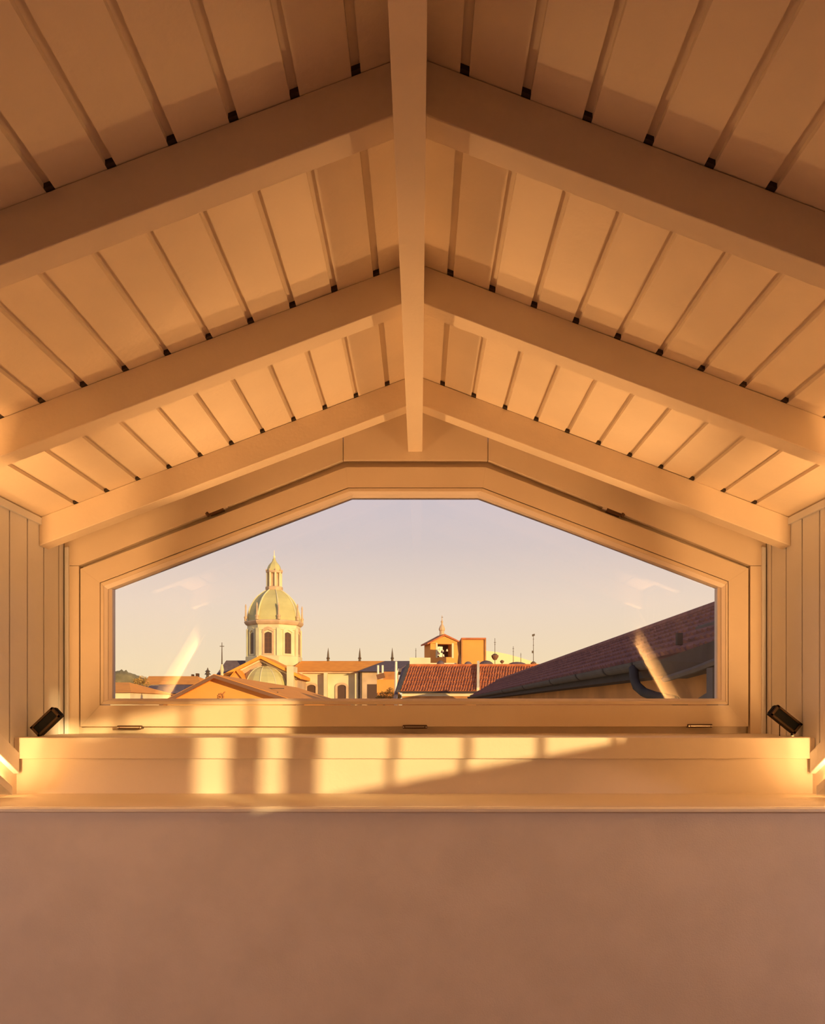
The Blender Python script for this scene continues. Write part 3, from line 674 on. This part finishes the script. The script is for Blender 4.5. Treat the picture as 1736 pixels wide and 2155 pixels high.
# ---- neighbouring roof on the right, in the shade
nb = root('neighbour_house', (3.2, 10.5, GZ), 'close neighbouring house with weathered dark tile roof at the right', 'building')
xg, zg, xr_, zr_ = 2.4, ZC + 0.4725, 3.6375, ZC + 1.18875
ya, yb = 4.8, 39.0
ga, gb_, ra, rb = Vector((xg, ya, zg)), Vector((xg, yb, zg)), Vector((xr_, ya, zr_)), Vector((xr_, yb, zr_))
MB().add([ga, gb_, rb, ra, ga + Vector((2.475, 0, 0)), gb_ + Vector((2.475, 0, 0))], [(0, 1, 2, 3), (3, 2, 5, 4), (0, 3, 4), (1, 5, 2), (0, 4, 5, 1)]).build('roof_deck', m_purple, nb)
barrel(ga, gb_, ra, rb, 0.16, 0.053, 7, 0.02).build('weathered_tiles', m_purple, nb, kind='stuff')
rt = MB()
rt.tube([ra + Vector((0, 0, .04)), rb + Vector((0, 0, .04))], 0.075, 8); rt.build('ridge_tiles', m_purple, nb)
gtub = MB(); N = 10
prof = [(0.086 * math.cos(R(a)), 0.086 * math.sin(R(a))) for a in range(180, 361, 20)] + [(0.075, 0.0), (-0.075, 0.0)]
gtub.prism([(xg - 0.07 + a, 8.25, zg + 0.0 + b) for a, b in prof], (0, 30.7, 0)); gut = gtub.build('gutter', m_lead, nb)
for yy in (8.7, 10.1, 11.85, 14.25, 18, 22.5): MB().prism([(xg - 0.07 + a * 1.12, yy, zg + b * 1.12) for a, b in prof], (0, 0.05, 0)).build('gutter_bracket', m_lead2, gut)
MB().box(xg - 0.02, xg + 0.3, 4.8, 39, zg - 0.165, zg - 0.05).build('soffit', m_lead2, nb)
MB().box(xg + 0.26, xr_ + 1.0, 4.8, 39, GZ, zg - 0.08).build('wall', m_ochre, nb)
# sheet-metal valley box near the window, its flashing, pole and downpipe
MB().hexa([W(1385, 1390, 7.950), W(1512, 1345, 6.450), W(1512, 1396, 6.450), W(1398, 1428, 7.950), W(1385, 1390, 7.950) + Vector((0.22, 0, 0)), W(1512, 1345, 6.450) + Vector((0.22, 0, 0)), W(1512, 1396, 6.450) + Vector((0.22, 0, 0)), W(1398, 1428, 7.950) + Vector((0.22, 0, 0))]).build('metal_fascia', m_lead2, nb)
MB().tube([W(1398, 1430, 7.875), W(1460, 1410, 7.050), W(1515, 1389, 6.375)], 0.03, 6).build('fascia_edge', m_lead, nb)
MB().tube([W(1333, 1405, 8.700), W(1335, 1430, 8.625), W(1340, 1444, 8.550), W(1355, 1457, 8.400), W(1380, 1466, 8.250), W(1420, 1474, 8.100), W(1440, 1490, 8.025)], 0.05, 8).build('downpipe', m_lead2, nb, smooth=True)
MB().box(W(1493, 0, 6.600).x, W(1509, 0, 6.600).x, 6.53, 6.67, GZ, W(0, 1405, 6.600).z).build('post', m_lead, nb)
MB().prism([W(1460, 1475, 7.200), W(1515, 1440, 6.375), W(1515, 1475, 6.375)], (0.25, 0.1, 0)).build('lower_flashing', m_lead, nb)
MB().obox(W(1475, 1313, 7.050) + Vector((0.15, 0, 0.02)), (0.0, -0.55, 0.0), (0.012, 0, 0.007), (0, 0, 0.012)).build('snow_guard', m_lead, nb)
MB().obox(W(1418, 1345, 7.725) + Vector((0.05, 0, 0.0)), (0.025, 0, 0), (0, 0.03, 0), (0, 0, 0.055)).build('vent_stub', m_lead2, nb)

# ---- gabled orange house in front of the church
D = 40.0
gh = root('gabled_house', W(450, CY, D), 'orange stucco house with a wide low gable left of the church apse', 'building')
MB().prism([W(352, 1475, D), W(450, 1423, D), W(620, 1477.5, D), W(620, 1488, D).to_3d() * 1.0 + Vector((0, 0, GZ - ZC)), W(352, 1488, D) + Vector((0, 0, GZ - ZC))], (0, 26, 0)).build('gable_wall', m_orange, gh)
a0, al, arr = W(450, 1418.5, D - 0.6), W(335, 1479, D - 0.6), W(640, 1480.5, D - 0.6)
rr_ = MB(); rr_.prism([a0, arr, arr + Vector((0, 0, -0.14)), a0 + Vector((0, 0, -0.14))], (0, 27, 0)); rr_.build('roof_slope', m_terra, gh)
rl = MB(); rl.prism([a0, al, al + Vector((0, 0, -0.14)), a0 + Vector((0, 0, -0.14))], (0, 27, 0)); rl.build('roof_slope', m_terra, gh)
for k, e in ((0, al), (1, arr)):
    b1 = a0 + Vector((0, -0.03, -0.02)); b2 = e + Vector((0, -0.03, -0.02))
    MB().prism([b1, b2, b2 + Vector((0, 0, -0.17)), b1 + Vector((0, 0, -0.17))], (0, 0.1, 0)).build('barge_board', m_brown, gh)
oc = W(465, 1466, D - 0.05); om = MB()
for k in range(9):
    a = 2 * math.pi * k / 9; om.ball(oc + Vector((0.12 * math.cos(a), 0, 0.14 * math.sin(a))), 0.045, 6)
om.ball(oc + Vector((0, -0.02, 0)), 0.05, 6); om.tube([oc + Vector((0.1, 0, 0.12)), oc + Vector((0.2, 0, 0.24))], 0.02, 5)
om.build('relief_ornament', m_ochre, gh)
MB().tube([W(584, 1474, 42), W(584, 1456, 42)], 0.035, 6).build('vent_pipe', m_iron, gh)
MB().box(W(560, 0, 44).x, W(596, 0, 44).x, 44, 44.3, W(0, 1449.5, 44).z, W(0, 1448, 44).z).build('snow_board', m_iron, gh)

# ---- houses at the far left
def house(px0, px1, eave, ridge, D, depth, wm, rm, label, inset=6):
    h = root('town_house', W((px0 + px1) / 2, CY, D), label, 'building', 'houses below the hill')
    a, b = W(px0, eave, D - 0.4), W(px1, eave, D - 0.4); c, d = W(px1 - inset, ridge, D + depth / 2), W(px0 + inset, ridge, D + depth / 2)
    MB().box(W(px0 + 2, 0, D).x, W(px1 - 2, 0, D).x, D, D + depth, GZ, a.z).build('wall', wm, h)
    bk = Vector((0, depth + 0.8, 0))
    MB().add([a, b, c, d, a + bk, b + bk], [(0, 1, 2, 3), (3, 2, 5, 4), (0, 3, 4), (1, 5, 2), (0, 4, 5, 1)]).build('roof', rm, h)
    return h
house(205, 276, 1457, 1436, 55, 9, m_cream, m_terra, 'cream walled house with orange roof at the far left', 4)
house(303, 425, 1440, 1423, 82, 8, m_cream, m_terra, 'long low house with orange roof below the wooded hill', 10)
h = house(262, 345, 1458, 1442, 66.5, 6, m_brown, m_slate, 'dark roofed house between the two orange roofs at the left', 6)
for (px, py) in ((283, 1466), (306, 1464), (322, 1468)): MB().box(W(px - 5, 0, 66.4).x, W(px + 5, 0, 66.4).x, 66.35, 66.45, W(0, py + 8, 66.5).z, W(0, py - 3, 66.5).z).build('window', m_pane, h)
house(330, 430, 1462, 1441, 74, 6, m_ochre, m_slate, 'brown house with slate roof behind the orange gable', 5)
house(355, 420, 1432, 1424, 140, 8, m_ochre, m_terra2, 'distant rooftop in front of the sky left of the orange gable', 6)
for (px, py, hw, D_) in ((414, 1424, 2.4, 138), (404, 1426, 1.6, 138)):
    tag(MB().box(W(px - hw, 0, D_).x, W(px + hw, 0, D_).x, D_, D_ + 1, GZ, W(0, py - 7, D_).z).build('far_chimney', m_ochre), 'larger far chimney left of the orange gable' if hw > 2 else 'smaller far chimney left of the orange gable', 'chimney', 'far chimneys')
# dark roof cowl
cw = root('chimney_cowl', W(437, 1440, 48), 'dark tiered chimney cowl at the gable peak of the orange house', 'chimney'); s = 48 / F
MB().lathe(W(437, 1445, 48), [(9 * s, 0), (10 * s, 8 * s), (8 * s, 14 * s), (5 * s, 16 * s), (4.5 * s, 20 * s)], 8, 22).build('stack', m_iron, cw)
MB().lathe(W(437, 1425, 48), [(3 * s, 0), (3 * s, 5 * s), (7 * s, 5.5 * s), (4 * s, 9 * s), (3.4 * s, 11 * s), (6 * s, 11.5 * s), (2 * s, 15 * s), (0.5 * s, 20 * s)], 8, 22).build('cap', m_iron, cw)
# mast with statue beside the dark roof
st = root('statue_spire', W(467, 1430, 90), 'slender spire with a cross and statue beside the dark church roof', 'spire'); s = 90 / F
MB().lathe(W(467, 1430, 90), [(3.5 * s, 0), (3 * s, 14 * s), (4.2 * s, 20 * s), (3 * s, 27 * s), (1.5 * s, 32 * s)], 8).build('statue', m_stone, st)
MB().tube([W(467, 1400, 90), W(467, 1352, 90)], [1.5 * s, 0.6 * s], 6).build('mast', m_iron, st)
MB().obox(W(467, 1360, 90), (4.5 * s, 0, 0), (0, 0.6 * s, 0), (0, 0, 0.7 * s)).build('cross_arm', m_iron, st)
bush('garden_tree', [(294, 1436, 0.42), (300, 1430, 0.4), (305, 1438, 0.4), (288, 1434, 0.3)], m_bush, 'small sunlit tree standing between the left roofs', 65, 160, 0.10)
